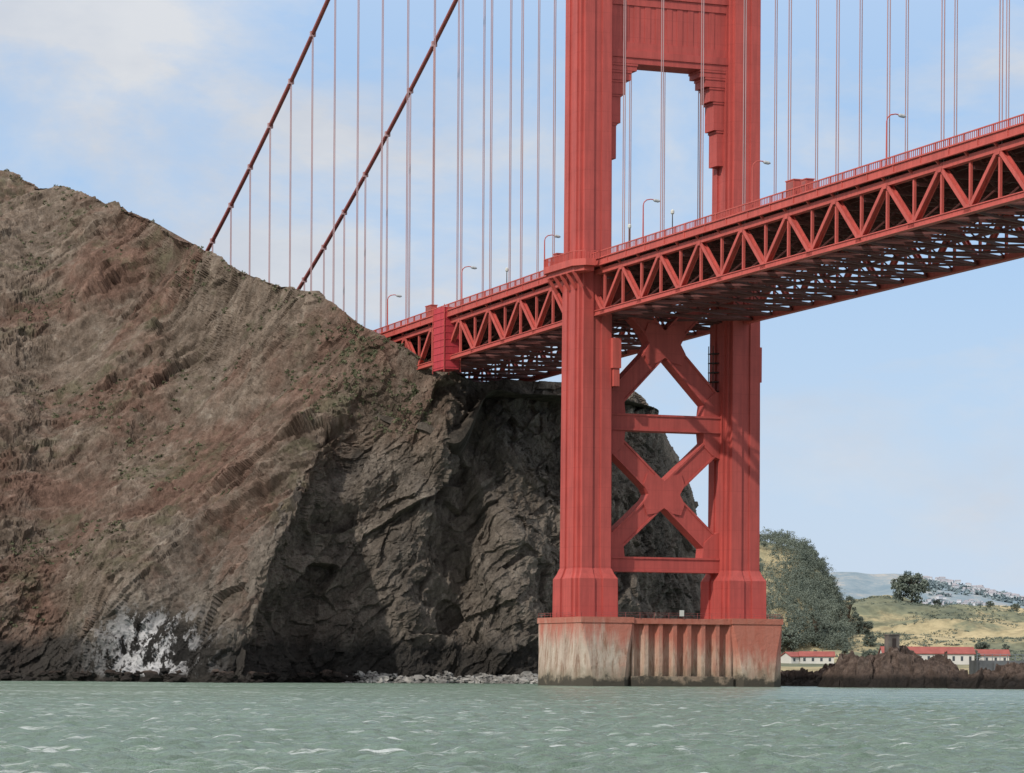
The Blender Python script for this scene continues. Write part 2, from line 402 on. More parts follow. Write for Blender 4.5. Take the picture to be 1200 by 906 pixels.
for i in range(nu):
    edge=min(1.0,max(0.35,(NU-30-i)/110))
    t_=min(1,max(0,(i-i_switch+45)/90))
    for j in range(nv):
        if j>NF+12: continue
        d=dark[i,j]
        a,b_,c_=Q[i,j]
        x,y,z=P[i,j]
        wf=noise.noise_vector((x/1.6,y/1.6,z/1.6))
        wl=noise.noise_vector((x/55,y/55,z/55))
        A0=a+wl.x*5; B0=b_+wl.y*4; C0=c_+wl.z*3
        a+=wf.x*.20; b_+=wf.y*.20; c_+=wf.z*.20
        big=rf((A0/130,B0/32,C0/70),1.0,2.1,2,1.0,2.0)-1.1
        med=rf((A0/75+5,B0/11,C0/40),1.0,2.2,2,1.0,2.0)-1.1
        rdl=tri((B0+1.5*ns((x/30,y/30,z/30)))/23.0)+.45*tri((B0*0.8+A0*.25)/8.7)-.7
        rdr=0
        if t_>0:
            a2,b2,c2=Q2[i,j]; b2+=1.5*ns((x/26,y/26,z/26))
            rdr=1.2*tri((b2+.12*a2)/17.0)+.6*tri((b2-.3*a2)/7.3)-.8
        rd=rdl*(1-t_)+rdr*t_
        o1,t1,g1=facet(Vector((a/22,b_/8,c_/9)),1)
        o2,t2,g2=facet(Vector((a/7.5,b_/2.8,c_/3.2)),2)
        o3,t3,g3=facet(Vector((a/2.4,b_/1.1,c_/1.2)),3)
        fn=fb((x/1.3,y/1.3,z/1.3),0.5,2.1,4)
        patch=min(1,max(0,.40+1.8*fb((x/22,y/22,z/16),0.9,2,2)))
        gl=(0.22+0.60*patch); g=gl*(1-d)+0.85*d
        disp[i,j]=edge*(big*(4.4+1.0*d)*(1-.7*t_)+med*(1.7+0.2*d)*(1-.8*t_)+rd*(1.5+1.9*d)+g*(o1*1.3+t1*5.0+o2*.9+t2*2.7+o3*.42+t3*1.15)+fn*.28)
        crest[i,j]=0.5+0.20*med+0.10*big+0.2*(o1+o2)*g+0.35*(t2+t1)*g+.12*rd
v01=np.ones((nu,nv)); v01[:,:12]=np.linspace(0.4,1,12); v01[:,NF-26:NF]=np.linspace(1,0.4,26); v01[:,NF:]=0.3
v01[i_switch:,NF-60:NF]=np.linspace(1,0.2,60); v01[i_switch:,NF:]=0.15
P+=Nn*(disp*v01)[:,:,None]
X=P[:,:,0];Yv=P[:,:,1];Zv=P[:,:,2]
sx=600+F*X/Yv
guano=np.exp(-(((X+65)/8.5)**2))*np.clip((15-Zv)/6,0,1)*np.clip((Zv-0.6)/1.2,0,1)
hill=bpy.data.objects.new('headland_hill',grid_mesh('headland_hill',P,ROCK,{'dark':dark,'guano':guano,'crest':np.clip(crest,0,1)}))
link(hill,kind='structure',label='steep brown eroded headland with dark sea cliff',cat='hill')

def leaf_cloud(centers,radii,per,size,flatz=0.7,seed=0):
    r=np.random.default_rng(seed); n=len(centers)*per
    c=np.repeat(np.asarray(centers,float),per,0); R=np.repeat(np.asarray(radii,float),per)
    d=r.normal(size=(n,3)); d/=np.linalg.norm(d,axis=1,keepdims=True); rad=(r.random(n)**0.45)
    p=c+d*(R*rad)[:,None]*np.array([1,1,flatz])
    a=r.normal(size=(n,3)); a/=np.linalg.norm(a,axis=1,keepdims=True)
    b=np.cross(a,r.normal(size=(n,3))); b/=np.linalg.norm(b,axis=1,keepdims=True)
    s=(size*(0.6+0.8*r.random(n)))[:,None]
    return np.stack([p-a*s-b*s*.6,p+a*s-b*s*.6,p+a*s+b*s*.6,p-a*s+b*s*.6],1)
def quads_mesh(name,qv,mat):
    n=len(qv); me=bpy.data.meshes.new(name)
    me.vertices.add(n*4); me.vertices.foreach_set('co',qv.reshape(-1).astype(np.float32))
    me.loops.add(n*4); me.loops.foreach_set('vertex_index',np.arange(n*4,dtype=np.int32))
    me.polygons.add(n); me.polygons.foreach_set('loop_start',np.arange(0,n*4,4,dtype=np.int32))
    me.update(calc_edges=True); me.materials.append(mat); return me
cs=[];rs=[]
tries=0
while len(cs)<1000 and tries<60000:
    tries+=1
    i=random.randrange(40,int(NU*.5)); j=random.randrange(70,NF)
    if dark[i,j]>0.35: continue
    p=P[i,j]
    if fb((p[0]/28,p[1]/40,p[2]/22),0.8,2,3)<0.18 and j<NF-12: continue
    cs.append(p+np.array([0,0,0.1])); rs.append(random.uniform(0.3,0.8))
o=bpy.data.objects.new('hillside_scrub',quads_mesh('hillside_scrub',leaf_cloud(cs,rs,18,0.16,0.6,3),SCRUB))
link(o,kind='stuff',label='low olive scrub scattered over the steep slope',cat='shrubs')

def rock_verts(seed,n=2):
    import bmesh
    bm=bmesh.new(); bmesh.ops.create_icosphere(bm,subdivisions=n,radius=1)
    for v in bm.verts:
        q=v.co.copy(); v.co*=1+0.8*ns(q*1.3+Vector((seed*7,0,0)))+0.4*ns(q*3+Vector((0,seed,0)))
    vs=[v.co.copy() for v in bm.verts]; fs=[[v.index for v in f.verts] for f in bm.faces]; bm.free(); return vs,fs
rk=[rock_verts(s) for s in range(6)]
mb=MB(); md=MB()
for k in range(1200):
    pale=k<900
    px=400+240*random.random()**0.7 if pale else random.uniform(-20,420)
    if not pale and ns((px/18,0,0))<0.02: continue
    base_i=int(np.argmin(np.abs(sx[:,8]-px))); p=P[base_i,8]
    s=random.uniform(0.12,0.5)*(2.2 if random.random()<0.06 else 1)*(1 if pale else 1.5)
    vs,fs=random.choice(rk); R=Matrix.Rotation(random.uniform(0,6.28),3,'Z')
    dy=random.uniform(-2,6)
    c=Vector((p[0]+random.uniform(-1,1),p[1]-dy,max(-0.05,1.4-dy*0.25)+random.uniform(-.2,.3)))
    (mb if pale else md).add([c+R@Vector((v.x*s*1.6,v.y*s,v.z*s*0.7)) for v in vs],fs)
mb.obj('shore_rubble',PALER,kind='stuff',label='pale boulders and rubble along the cliff foot',cat='rocks')
md.obj('dark_shore_rubble',SROCK,kind='stuff',label='dark wet rocks along the cliff foot',cat='rocks')

# ------------------------------------------------------------------ low rocks by the pier
def outcrop(name,cx,cy,rx,ry,h,seed,mat,label,peaks):
    n=230; P2=np.zeros((n,n,3))
    for i in range(n):
        for j in range(n):
            u=-1.25+2.5*i/(n-1); v=-1.25+2.5*j/(n-1)
            x=cx+u*rx; y=cy+v*ry
            r=(abs(u)**2.6+abs(v)**2.0)+0.5*fb((x/6+seed,y/6,0),0.9,2,3)
            prof=max(-0.6,min(1,(1-r)*1.3)); 
            if prof>0: prof=prof**0.7
            pk=max(hh*math.exp(-((u-uu)/ww)**2-((v-.1)/.8)**2) for uu,hh,ww in peaks)
            z=h*(prof*0.40+ (0.62*pk*max(0,prof)))
            m_=max(0,min(1,prof+0.35))
            wx=ns((x/2,y/2,seed))*1.0
            o1,t1,g1=facet(Vector(((x+wx)/3.6,(y+wx)/3.6,seed)),4); o2,t2,g2=facet(Vector(((x+wx)/1.5,y/1.5,seed)),5)
            z+=(o1*1.4+t1*2.6+o2*.6+t2*1.3+.3*fb((x/.9,y/.9,0),.6,2,3))*m_
            dx=0.6*fb((x/2.5,y/2.5,seed+3),0.8,2,3)
            P2[i,j]=(x+dx,y+dx,z)
    o=bpy.data.objects.new(name,grid_mesh(name,P2,mat)); return link(o,kind='structure',label=label,cat='rocks')
outcrop('rock_outcrop',66.3,545,13.5,9,6.5,3,SROCK,'low reddish brown rock outcrop at the water edge',((-.70,.80,.25),(-.05,1.0,.42),(.45,.75,.3)))
outcrop('rock_ledge',52.5,585,12.5,9,3.0,9,SROCK,'low dark rocky ledge beside the pier',((-.5,.7,.4),(.4,1.0,.4)))
outcrop('rock_shelf',87.0,525,14,9,5.2,21,SROCK,'rough dark shore rocks at the water edge',((-.75,.4,.3),(-.2,.5,.3),(.35,.9,.3),(.8,1.1,.3)))
h=empty('concrete_hut',(64.8,546,5.4),0.3,label='small weathered concrete block hut on top of the rock',cat='hut')
mb=MB(); mb.box(-1.0,1.0,-.9,.9,-1.0,3.5); mb.box(-1.1,1.1,-1.0,1.0,3.5,3.7); mb.obj('wall',CONCG,h)
mb=MB(); mb.box(-0.35,0.35,-0.94,-.903,1.2,3.0); mb.obj('door',DARKM,h)
PALEC=flat('pale_concrete',(0.34,0.32,0.30),0.9,0.35,0.3)
h=empty('harbour_wall',(103,620,0),0.1,label='grey concrete harbour wall with a railing on top',cat='wall')
mb=MB(); mb.box(-14,14,-3,3,-1,5.0); mb.box(0,14,-2.9,2.9,5.0,7.2)
for k in range(10): mb.box(-13.5+k*2.8,-13+k*2.8,-3.3,-3.002,-1,4.7)
mb.obj('wall',PALEC,h)
mb=MB()
for k in range(10): mb.box(-13.9+k*1.5,-13.78+k*1.5,-2.8,-2.68,5.0,6.2)
mb.beam((-14,-2.74,6.2),(0,-2.74,6.2),0.1,0.1); mb.beam((-14,-2.74,5.6),(0,-2.74,5.6),0.08,0.08); mb.obj('railing',GREYM,h)

# ------------------------------------------------------------------ far shore land
lc=[]
for x,cy in ((700,700),(780,705),(860,712),(920,716),(965,708),(1000,700),(1035,694),(1075,702),(1120,706),(1165,706),(1205,709),(1260,704),(1400,690),(1600,700)):
    k=math.sin(x*0.03)*4
    r=[((x-600)/F*1080,1080,-2),((x-600)/F*1110,1110,3.5),((x-600)/F*1300,1300,5.5),((x-600)/F*1420,1420,9),unproject(x,748+k,1560),unproject(x,728-k,1720),unproject(x,cy,1900),((x-600)/F*2100,2100,30),((x-600)/F*2900,2900,5),((x-600)/F*6500,6500,2)]
    lc.append(r)
L=grid_from(np.array(lc,float),200,240)
for i in range(200):
    for j in range(60,240):
        x,y,z=L[i,j]; L[i,j,2]+=fb((x/55,y/80,0),0.8,2,5)*4.5*min(1,(j-60)/60)
link(bpy.data.objects.new('grassy_hillside',grid_mesh('grassy_hillside',L,GRASS,smooth=True)),kind='structure',label='dry grass slopes with green scrub above the cove',cat='hillside')
wc=[]
for x,cy in ((560,670),(700,650),(780,644),(830,636),(875,632),(912,637),(938,648),(956,664),(972,690),(988,726),(1004,768)):
    Y=1700
    r=[((x-600)/F*1440,1440,2),unproject(x,min(756,cy*0.25+752*0.75),1500),unproject(x,cy*0.65+752*0.35,1600),unproject(x,cy,Y),((x-600)/F*1900,1900,40 if x<930 else 5),((x-600)/F*2300,2300,0)]
    wc.append(r)
Wd=grid_from(np.array(wc,float),120,90)
link(bpy.data.objects.new('wooded_hill',grid_mesh('wooded_hill',Wd,GRASS,smooth=True)),kind='structure',label='rounded hill under dense dark green woodland',cat='hill')
cs=[];rs=[];
for k in range(2000):
    i=random.randrange(28,112); j=random.randrange(8,62)
    p=Wd[i,j]
    if p[2]<8: continue
    if fb((p[0]/35,p[1]/45,1),.8,2,3)<-0.42: continue
    hgt=random.uniform(3.5,9.5); r0=random.uniform(.6,1.3)
    for q in range(4):
        cs.append((p[0]+random.gauss(0,1.5*r0),p[1]+random.gauss(0,1.5*r0),p[2]+hgt*random.uniform(0.3,0.95))); rs.append(random.uniform(1.0,2.4)*r0)
o=bpy.data.objects.new('woodland',quads_mesh('woodland',leaf_cloud(cs,rs,30,0.22,0.9,5),LEAF))
link(o,kind='stuff',label='dense dark green woodland covering the rounded hill',cat='woods')
cs=[];rs=[]
for k in range(6400):
    i=random.randrange(45,199); j=random.randrange(72,165); p=L[i,j]
    if fb((p[0]/70,p[1]/45,3),0.8,2,3)<0.06 : continue
    cs.append((p[0]+random.uniform(-3,3),p[1]+random.uniform(-3,3),p[2]+0.2)); rs.append(random.uniform(0.7,2.2))
o=bpy.data.objects.new('slope_bushes',quads_mesh('slope_bushes',leaf_cloud(cs,rs,16,0.28,0.45,8),LEAF))
link(o,kind='stuff',label='green bushes and scrub on dry grass slope',cat='shrubs')

def make_tree(h,R,seed):
    r=random.Random(seed)
    t=MB(); t.tube([(0,0,-1),(0.1*h*0.1,0,h*0.3),(0,0.02*h,h*0.6),(0.02*h,0,h*0.85)],[h*0.035,h*0.028,h*0.018,h*0.006],7)
    cc=[];rr=[]
    for k in range(34):
        a=r.uniform(0,6.28); zz=r.uniform(0.22,0.97); rad=R*math.sqrt(max(0.05,1-((zz-0.5)/0.5)**2))*r.uniform(0.3,0.95)
        c=(math.cos(a)*rad,math.sin(a)*rad,h*zz); cc.append(c); rr.append(R*r.uniform(0.16,0.36))
        t.tube([(0,0,h*zz*0.6),(c[0]*0.6,c[1]*0.6,h*zz*0.85),c],[h*0.012,h*0.008,h*0.003],5)
    return t.mesh('trunk',BARK),quads_mesh('crown',leaf_cloud(cc,rr,110,R*0.045,0.8,seed),LEAF)
tv=[make_tree(12,7.5,1),make_tree(12,4.5,2),make_tree(14,3.2,3)]
def ground_at(x,y):
    d=(L[:,:,0]-x)**2+(L[:,:,1]-y)**2; k=np.unravel_index(np.argmin(d),d.shape); return L[k][2]
def tree(px,Y,s,var,label):
    x=(px-600)/F*Y; z=ground_at(x,Y)-0.3
    e=empty('broadleaf_tree',(x,Y,z),random.uniform(0,6),label=label,cat='tree',group='trees standing above the cove')
    e.scale=(s,s,s)
    for nm,me in zip(('trunk','crown'),tv[var]): link(bpy.data.objects.new(nm,me),parent=e)
tree(1068,1880,1.6,0,'large dark spreading tree alone on the grassy ridge')
for px,Y,s,v in ((995,1560,1.35,2),(1004,1590,1.0,1),(984,1540,1.1,2),(968,1480,1.1,1),(955,1470,1.3,2),(925,1460,0.9,0),(1012,1600,0.7,0),(905,1470,1.0,1),(1085,1430,0.45,0),(1115,1430,0.4,0),(1150,1450,0.5,0),(1178,1440,0.5,1),(1098,1890,0.4,0),(1130,1890,0.35,0),(1160,1890,0.35,0),(1190,1880,0.4,0),(1020,1500,.5,0),(1040,1480,.4,0),(1020,1330,.5,0),(990,1340,.55,1),(1140,1340,.5,0)):
    tree(px,Y,s,v,'dark green tree on the dry grass slope')

def building(px,Y,wd,dp,wh,rh,rz,label):
    x=(px-600)/F*Y; z=ground_at(x,Y)-0.2
    e=empty('shore_house',(x,Y,z),rz,label=label,cat='house',group='white buildings with red roofs along the cove')
    m=MB(); m.box(-wd/2,wd/2,-dp/2,dp/2,0,wh)
    m.add([(-wd/2,-dp/2,wh),(-wd/2,dp/2,wh),(-wd/2,0,wh+rh*0.97)],[(0,2,1)]); m.add([(wd/2,-dp/2,wh),(wd/2,dp/2,wh),(wd/2,0,wh+rh*0.97)],[(0,1,2)])
    m.obj('wall',WHITEW,e)
    m=MB(); o_=0.5
    for sg in (-1,1):
        m.add([(-wd/2-o_,sg*(dp/2+o_),wh-0.2),(wd/2+o_,sg*(dp/2+o_),wh-0.2),(wd/2+o_,0,wh+rh),(-wd/2-o_,0,wh+rh),
               (-wd/2-o_,sg*(dp/2+o_),wh+0.1),(wd/2+o_,sg*(dp/2+o_),wh+0.1),(wd/2+o_,0,wh+rh+0.3),(-wd/2-o_,0,wh+rh+0.3)],
              [(0,1,2,3),(7,6,5,4),(0,4,5,1),(1,5,6,2),(3,7,4,0)])
    m.obj('roof',ROOFR,e)
    n=max(2,int(wd/3.2))
    for k in range(n):
        m=MB(); xx=-wd/2+(k+0.5)*wd/n; m.box(xx-0.5,xx+0.5,-dp/2-0.06,-dp/2-0.003,wh*0.35,wh*0.78); m.obj('window',WIN,e)
building(1086,1330,38,10,4.6,2.6,0.03,'long low white building with a red gable roof')
building(1160,1350,15,9,3.8,2.2,-0.03,'low white building with a red gable roof')
building(928,1330,6,8,3.0,1.7,0.5,'small white house with a red roof')
building(957,1330,14,8,3.2,1.8,-0.05,'low white house with a red roof')
e=empty('cove_seawall',(185,1215,0),0.0,label='pale stone seawall lining the cove',cat='wall')
m=MB(); m.box(-85,75,-2,2,-1,4.2); m.box(-85,75,-2.3,2.3,4.2,4.6); m.obj('wall',flat('pale_stone',(0.30,0.28,0.25)),e)

fc=[]
for x,cy in ((500,690),(800,684),(900,676),(985,674),(1020,676),(1055,675),(1090,680),(1120,685),(1150,691),(1180,697),(1215,701),(1300,704),(1500,700),(1800,710)):
    r=[((x-600)/F*5000,5000,-5),unproject(x,cy*0.4+780*0.6,5600),unproject(x,cy*0.8+780*0.2,6200),unproject(x,cy,6800),((x-600)/F*7600,7600,60),((x-600)/F*9000,9000,-5)]
    fc.append(r)
FH=grid_from(np.array(fc,float),260,60)
for i in range(260):
    for j in range(60):
        x,y,z=FH[i,j]; FH[i,j,2]+=fb((x/220,y/300,0),0.8,2,4)*8
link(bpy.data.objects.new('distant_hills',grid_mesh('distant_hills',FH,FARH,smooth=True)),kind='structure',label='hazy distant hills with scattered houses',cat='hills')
HAZET=leaf('hazy_foliage',(0.18,0.235,0.255),(0.24,0.29,0.295),0.02)  # bluish leaf tones, distance haze painted in
cs=[];rs=[]
for k in range(1100):
    i=random.randrange(100,215); j=random.randrange(20,37); p=FH[i,j]
    if fb((p[0]/120,p[1]/200,2),.8,2,3)<-.02: continue
    cs.append((p[0]+random.uniform(-8,8),p[1],p[2]+2)); rs.append(random.uniform(4,9))
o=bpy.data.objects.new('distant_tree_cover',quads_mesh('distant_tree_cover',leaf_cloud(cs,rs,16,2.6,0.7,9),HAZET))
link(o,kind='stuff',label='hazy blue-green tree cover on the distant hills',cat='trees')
HW=flat('house_white',(0.56,0.57,0.59),0.9,0.2,0.02); HR=flat('house_roof_grey',(0.36,0.34,0.36),0.9)
hm=MB(); hm.box(-7,7,-6,6,-3,6); hm.m=1
hm.add([(-7.6,-6.6,6),(7.6,-6.6,6),(7.6,0,10),(-7.6,0,10),(7.6,6.6,6),(-7.6,6.6,6)],[(0,1,2,3),(3,2,4,5),(0,3,5),(1,4,2)])
hme=hm.mesh('hillside_house',[HW,HR])
cnt=0
while cnt<220:
    i=random.randrange(110,215); j=random.randrange(18,36); p=FH[i,j]
    px=600+F*p[0]/p[1]
    if px<978 or px>1205: continue
    if ns((p[0]/150,p[1]/250,0))<-0.2: continue
    cnt+=1
    o=bpy.data.objects.new('hillside_house',hme); o.location=(p[0]+random.uniform(-10,10),p[1],p[2]+2); o.rotation_euler=(0,0,random.uniform(-.6,.6)); s=random.uniform(0.3,.7); o.scale=(s*random.uniform(.8,1.6),s,s)
    link(o,label='small pale house on the hazy distant hillside',cat='house',group='houses on the distant hillside')

# ------------------------------------------------------------------ BRIDGE (local x = across, local y = -s, s along deck over the strait)
TH=math.radians(21.3); BX,BY=12.2,537.0
bridge=empty('suspension_bridge',(BX,BY,0),TH,label='red-orange steel suspension bridge with tall tower on concrete pier',cat='bridge')
def Wp(t,s,z): 
    return (BX+t*math.cos(TH)+s*math.sin(TH), BY+t*math.sin(TH)-s*math.cos(TH), z)
TW=27.4
def zr(s): return H0+69.3+(0.006*s if s>0 else 0.018*s)
S0,S1=-297.18,251.46; PAN=7.62
def octo(c,a,b,k):
    return [(c-a+k,-b),(c+a-k,-b),(c+a,-b+k),(c+a,b-k),(c+a-k,b),(c-a+k,b),(c-a,b-k),(c-a,-b+k)]
def pier():
    m=MB()
    for c in (0,TW):
        m.loft([(octo(c,5.3,10.4,2.6),-4),(octo(c,5.25,10.3,2.4),1.2),(octo(c,4.95,9.95,1.5),5.5),(octo(c,4.65,9.65,.25),9.9),(octo(c,4.6,9.6,.2),10.5)])
        m.box(c-4.75,c+4.75,-9.75,9.75,10.5,11.45)
    m.box(4.4,TW-4.4,-8.0,8.0,-4,10.4)
    m.box(4.4,TW-4.4,-9.65,9.65,-4,1.7); m.box(4.76,TW-4.76,-9.45,9.45,10.4,11.3)
    n=7; x0=4.6; x1=TW-4.6; wdt=(x1-x0)/n
    for sg in (-1,1):
        prof=[]
        for k in range(n):
            xa=x0+k*wdt
            prof.append((xa,9.25)); prof.append((xa+.35,9.25))
            for q in range(1,8):
                t=q/8; prof.append((xa+.35+t*(wdt-.7),9.25-1.15*math.sin(math.pi*t)**0.6))
            prof.append((xa+wdt-.35,9.25))
        prof.append((x1,9.25))
        poly=[(x,sg*y) for x,y in prof]+[(x1,sg*7.8),(x0,sg*7.8)]
        m.loft([(poly,1.7),(poly,10.4)])
    return m.obj('pier',CONC,bridge,label='stained concrete pier with fluted middle wall')
pr=pier()
m=MB()
pts=[(-4.6,-9.6),(TW+4.6,-9.6),(TW+4.6,9.6),(-4.6,9.6),(-4.6,-9.6)]
for (a,b) in zip(pts[:-1],pts[1:]):
    A=Vector((*a,11.45));Bv=Vector((*b,11.45)); n=int((Bv-A).length/2.6)
    for k in range(n+1):
        p=A+(Bv-A)*k/n; m.box(p.x-.03,p.x+.03,p.y-.03,p.y+.03,11.3,12.2)
    for zz in (0.4,0.75): m.beam(A+Vector((0,0,zz)),Bv+Vector((0,0,zz)),0.035,0.035)
m.obj('guard_rail',CABLE,pr)
for tt in (13.0,):
    m=MB(); m.box(tt,tt+.8,-9.75,-9.68,11.7,12.7); m.obj('notice_board',WHITEW,pr)
def sect(a,b,c,f=1.0):
    q=[(a,b-1.9),(a-.35,b-1.9),(a-.35,b-.95),(a-.85,b-.95),(a-.85,b)]
    ne=[(x,y) for x,y in q]
    nw=[(-x,y) for x,y in reversed(q)]
    sw=[(-x,-y) for x,y in q]
    se=[(x,-y) for x,y in reversed(q)]
    poly=ne+[(.75,b),(.75,b-.28),(-.75,b-.28),(-.75,b)]+nw+[(-a,.8),(-a+.28,.8),(-a+.28,-.8),(-a,-.8)]+sw+[(-.75,-b),(-.75,-b+.28),(.75,-b+.28),(.75,-b)]+se+[(a,-.8),(a-.28,-.8),(a-.28,.8),(a,.8)]
    return [(c+x*f,y*f) for x,y in poly]
legs=[]
for c in (0,TW):
    m=MB()
    secs=[(sect(3.45,4.75,c,1.0),19.5),(sect(3.45,4.75,c,0.985),45),(sect(3.4,4.7,c,0.97),72),(sect(3.35,4.6,c,0.96),72.01),(sect(3.35,4.6,c,0.94),118),
          (sect(3.1,4.1,c,0.93),118.01),(sect(3.1,4.1,c,0.92),158),(sect(2.8,3.6,c,0.9),158.01),(sect(2.8,3.6,c,0.9),192),(sect(2.5,3.1,c,0.88),192.01),(sect(2.5,3.1,c,0.88),226)]
    m.loft(secs)
    lg=m.obj('tower_leg',REDT,bridge); legs.append(lg)
    m=MB(); m.loft([(sect(4.2,5.9,c,1.01),11.45),(sect(4.2,5.9,c,1.0),17.9),(sect(3.8,5.3,c,1.0),18.7),(sect(3.52,4.85,c,1.0),19.6)])
    m.obj('leg_base',REDT,lg)
    m=MB(); m.box(c-2.3,c+2.3,-3.2,3.2,226,229.5,0.4,0.4); m.obj('cable_saddle',RED,lg)
def xbrace(z0,z1):
    m=MB(); a=2.6; b=TW-2.6; cx=TW/2; cz=(z0+z1)/2
    hw=1.6
    def arm(p,q):
        dd=Vector((q[0]-p[0],q[1]-p[1])).normalized(); n=Vector((-dd.y,dd.x))*hw
        P_=Vector(p);Q_=Vector(q)
        m.prism_y([tuple(P_-n),tuple(Q_-n),tuple(Q_+n),tuple(P_+n)],-1.3,1.3)
        for s2 in (-1,1):
            n2=n*s2; n3=n*(s2*0.80)
            for y0,y1 in ((-1.5,-1.3),(1.3,1.5)):
                m.prism_y([tuple(P_+n3),tuple(Q_+n3),tuple(Q_+n2),tuple(P_+n2)],y0,y1)
    k=2.2
    for p in ((a,z0),(a,z1),(b,z0),(b,z1)):
        v=Vector((p[0]-cx,p[1]-cz)).normalized()*k
        arm((cx+v.x,cz+v.y),p)
    poly=[(cx-3.8,cz-1.6),(cx-3.1,cz-3.5),(cx-1.4,cz-3.2),(cx,cz-2.3),(cx+1.4,cz-3.2),(cx+3.1,cz-3.5),(cx+3.8,cz-1.6),(cx+2.9,cz),(cx+3.8,cz+1.6),(cx+3.1,cz+3.5),(cx+1.4,cz+3.2),(cx,cz+2.3),(cx-1.4,cz+3.2),(cx-3.1,cz+3.5),(cx-3.8,cz+1.6),(cx-2.9,cz)]
    m.prism_y(poly,-1.58,1.58)
    for xx,sg in ((a,1),(b,-1)):
        for zz,sz in ((z0,1),(z1,-1)):
            m.prism_y([(xx,zz-sz*1.4),(xx+sg*3.9,zz-sz*.6),(xx+sg*3.6,zz+sz*2.1),(xx+sg*2.2,zz+sz*3.4),(xx,zz+sz*4.3)],-1.55,1.55)
    return m.obj('cross_brace',REDT,bridge)
xbrace(46.2,69.4); xbrace(22.2,42.6)
def hstrut(zc,h,d=1.7):
    m=MB(); m.box(2.2,TW-2.2,-d,d,zc-h/2,zc+h/2)
    for sg in (-1,1):
        for zz in (zc-h/2+.16,zc+h/2-.16): m.box(2.2,TW-2.2,sg*d,sg*(d+.18),zz-.16,zz+.16)
    return m.obj('horizontal_strut',REDT,bridge)
hstrut(44.4,2.8); hstrut(20.5,2.5)
def portal(z0,z1,d):
    m=MB(); a=2.2;b=TW-2.2
    m.box(a,b,-d,d,z0+2.2,z1-1.6)
    m.box(a,b,-d-.3,d+.3,z0,z0+1.0); m.box(a,b,-d-.5,d+.5,z0+1.0,z0+2.2)
    m.box(a,b,-d-.45,d+.45,z1-1.6,z1-.6); m.box(a,b,-d-.2,d+.2,z1-.6,z1)
    for sg in (-1,1):
        m.box(a,b,sg*(d-.02),sg*(d+.22),z1-3.0,z1-1.6); m.box(a,b,sg*(d-.02),sg*(d+.22),z0+2.2,z0+3.6)
        n=9
        for k in range(n):
            x=a+3.6+(b-a-7.2)*k/(n-1); m.box(x-.5,x+.5,sg*(d-.02),sg*(d+.10),z0+3.6,z1-3.0)
    for wdt,zb,zt,dd in ((5.6,z0-1.2,z0,.15),(4.6,z0-2.8,z0-1.2,.0),(3.7,z0-5.2,z0-2.8,-.2),(2.9,z0-10,z0-5.2,-.4),(2.2,z0-16,z0-10,-.6)):
        for sg in (-1,1):
            xa=a if sg>0 else b
            m.box(xa,xa+sg*wdt,-d-dd,d+dd,zb,zt+0.002)
            m.box(xa,xa+sg*(wdt+.15),-d-dd-.12,d+dd+.12,zt-.4,zt-.05)
    return m.obj('portal_strut',REDT,bridge)
portal(104.5,117.3,2.2); portal(146,156.5,2.0); portal(182,191,1.9); portal(214,224,1.8)
for li,c in enumerate((0,TW)):
    sg=-1 if c==0 else 1
    m=MB(); z=zr(0)-1.3
    xo=c+sg*5.4; xi=c+sg*2.0
    poly=[(xi,-8.5),(c+sg*3.8,-8.5),(xo,-6.3),(xo,6.3),(c+sg*3.8,8.5),(xi,8.5)]
    if sg<0: poly=poly[::-1]
    m.loft([(poly,z-1.1),(poly,z)])
    poly2=[(x+( -sg*.6 if abs(x-xo)<.01 else 0),y*0.9) for x,y in poly]
    m.loft([(poly2,z-1.9),(poly2,z-1.11)])
    for yy in (-5.5,-2.75,0,2.75,5.5):
        m.beam((xo-sg*.6,yy,z-1.9),(c+sg*3.2,yy,z-4.4),0.3,0.5)
    pf=m.obj('sidewalk_platform',RED,legs[li])
    m=MB(); ring=[(c+sg*1.0,-8.4),(c+sg*3.8,-8.4),(xo-sg*.1,-6.2),(xo-sg*.1,6.2),(c+sg*3.8,8.4),(c+sg*1.0,8.4)]
    for a_,b_ in zip(ring[:-1],ring[1:]):
        A=Vector((*a_,z));Bv=Vector((*b_,z)); n=max(2,int((Bv-A).length/0.45))
        for k in range(n+1):
            p=A+(Bv-A)*k/n; wd=.1 if k%4 else .18; m.box(p.x-wd/2,p.x+wd/2,p.y-wd/2,p.y+wd/2,z,z+1.3)
        m.beam(A+Vector((0,0,1.3)),Bv+Vector((0,0,1.3)),.16,.14)
    m.obj('platform_railing',RED,legs[li])
    m=MB()
    if sg>0: m.box(c+3.0,c+4.4,-1.5,1.5,52,58); m.box(c+3.0,c+4.1,-1.2,1.2,50.6,52)
    else: m.box(c+2.4,c+3.9,-5.6,-3.6,53,58); m.box(c+2.7,c+3.7,-5.4,-3.8,50,53)
    m.obj('service_box',RED,legs[li])
m=MB()
for zz in np.arange(47,57,1.6): m.box(TW-4.6,TW-3.3,-1.0,1.0,zz,zz+.15)
m.beam((TW-4.5,-.9,46),(TW-4.5,-.9,58),.12,.12); m.beam((TW-4.5,.9,46),(TW-4.5,.9,58),.12,.12)
m.obj('access_ladder',DARKM,legs[1])

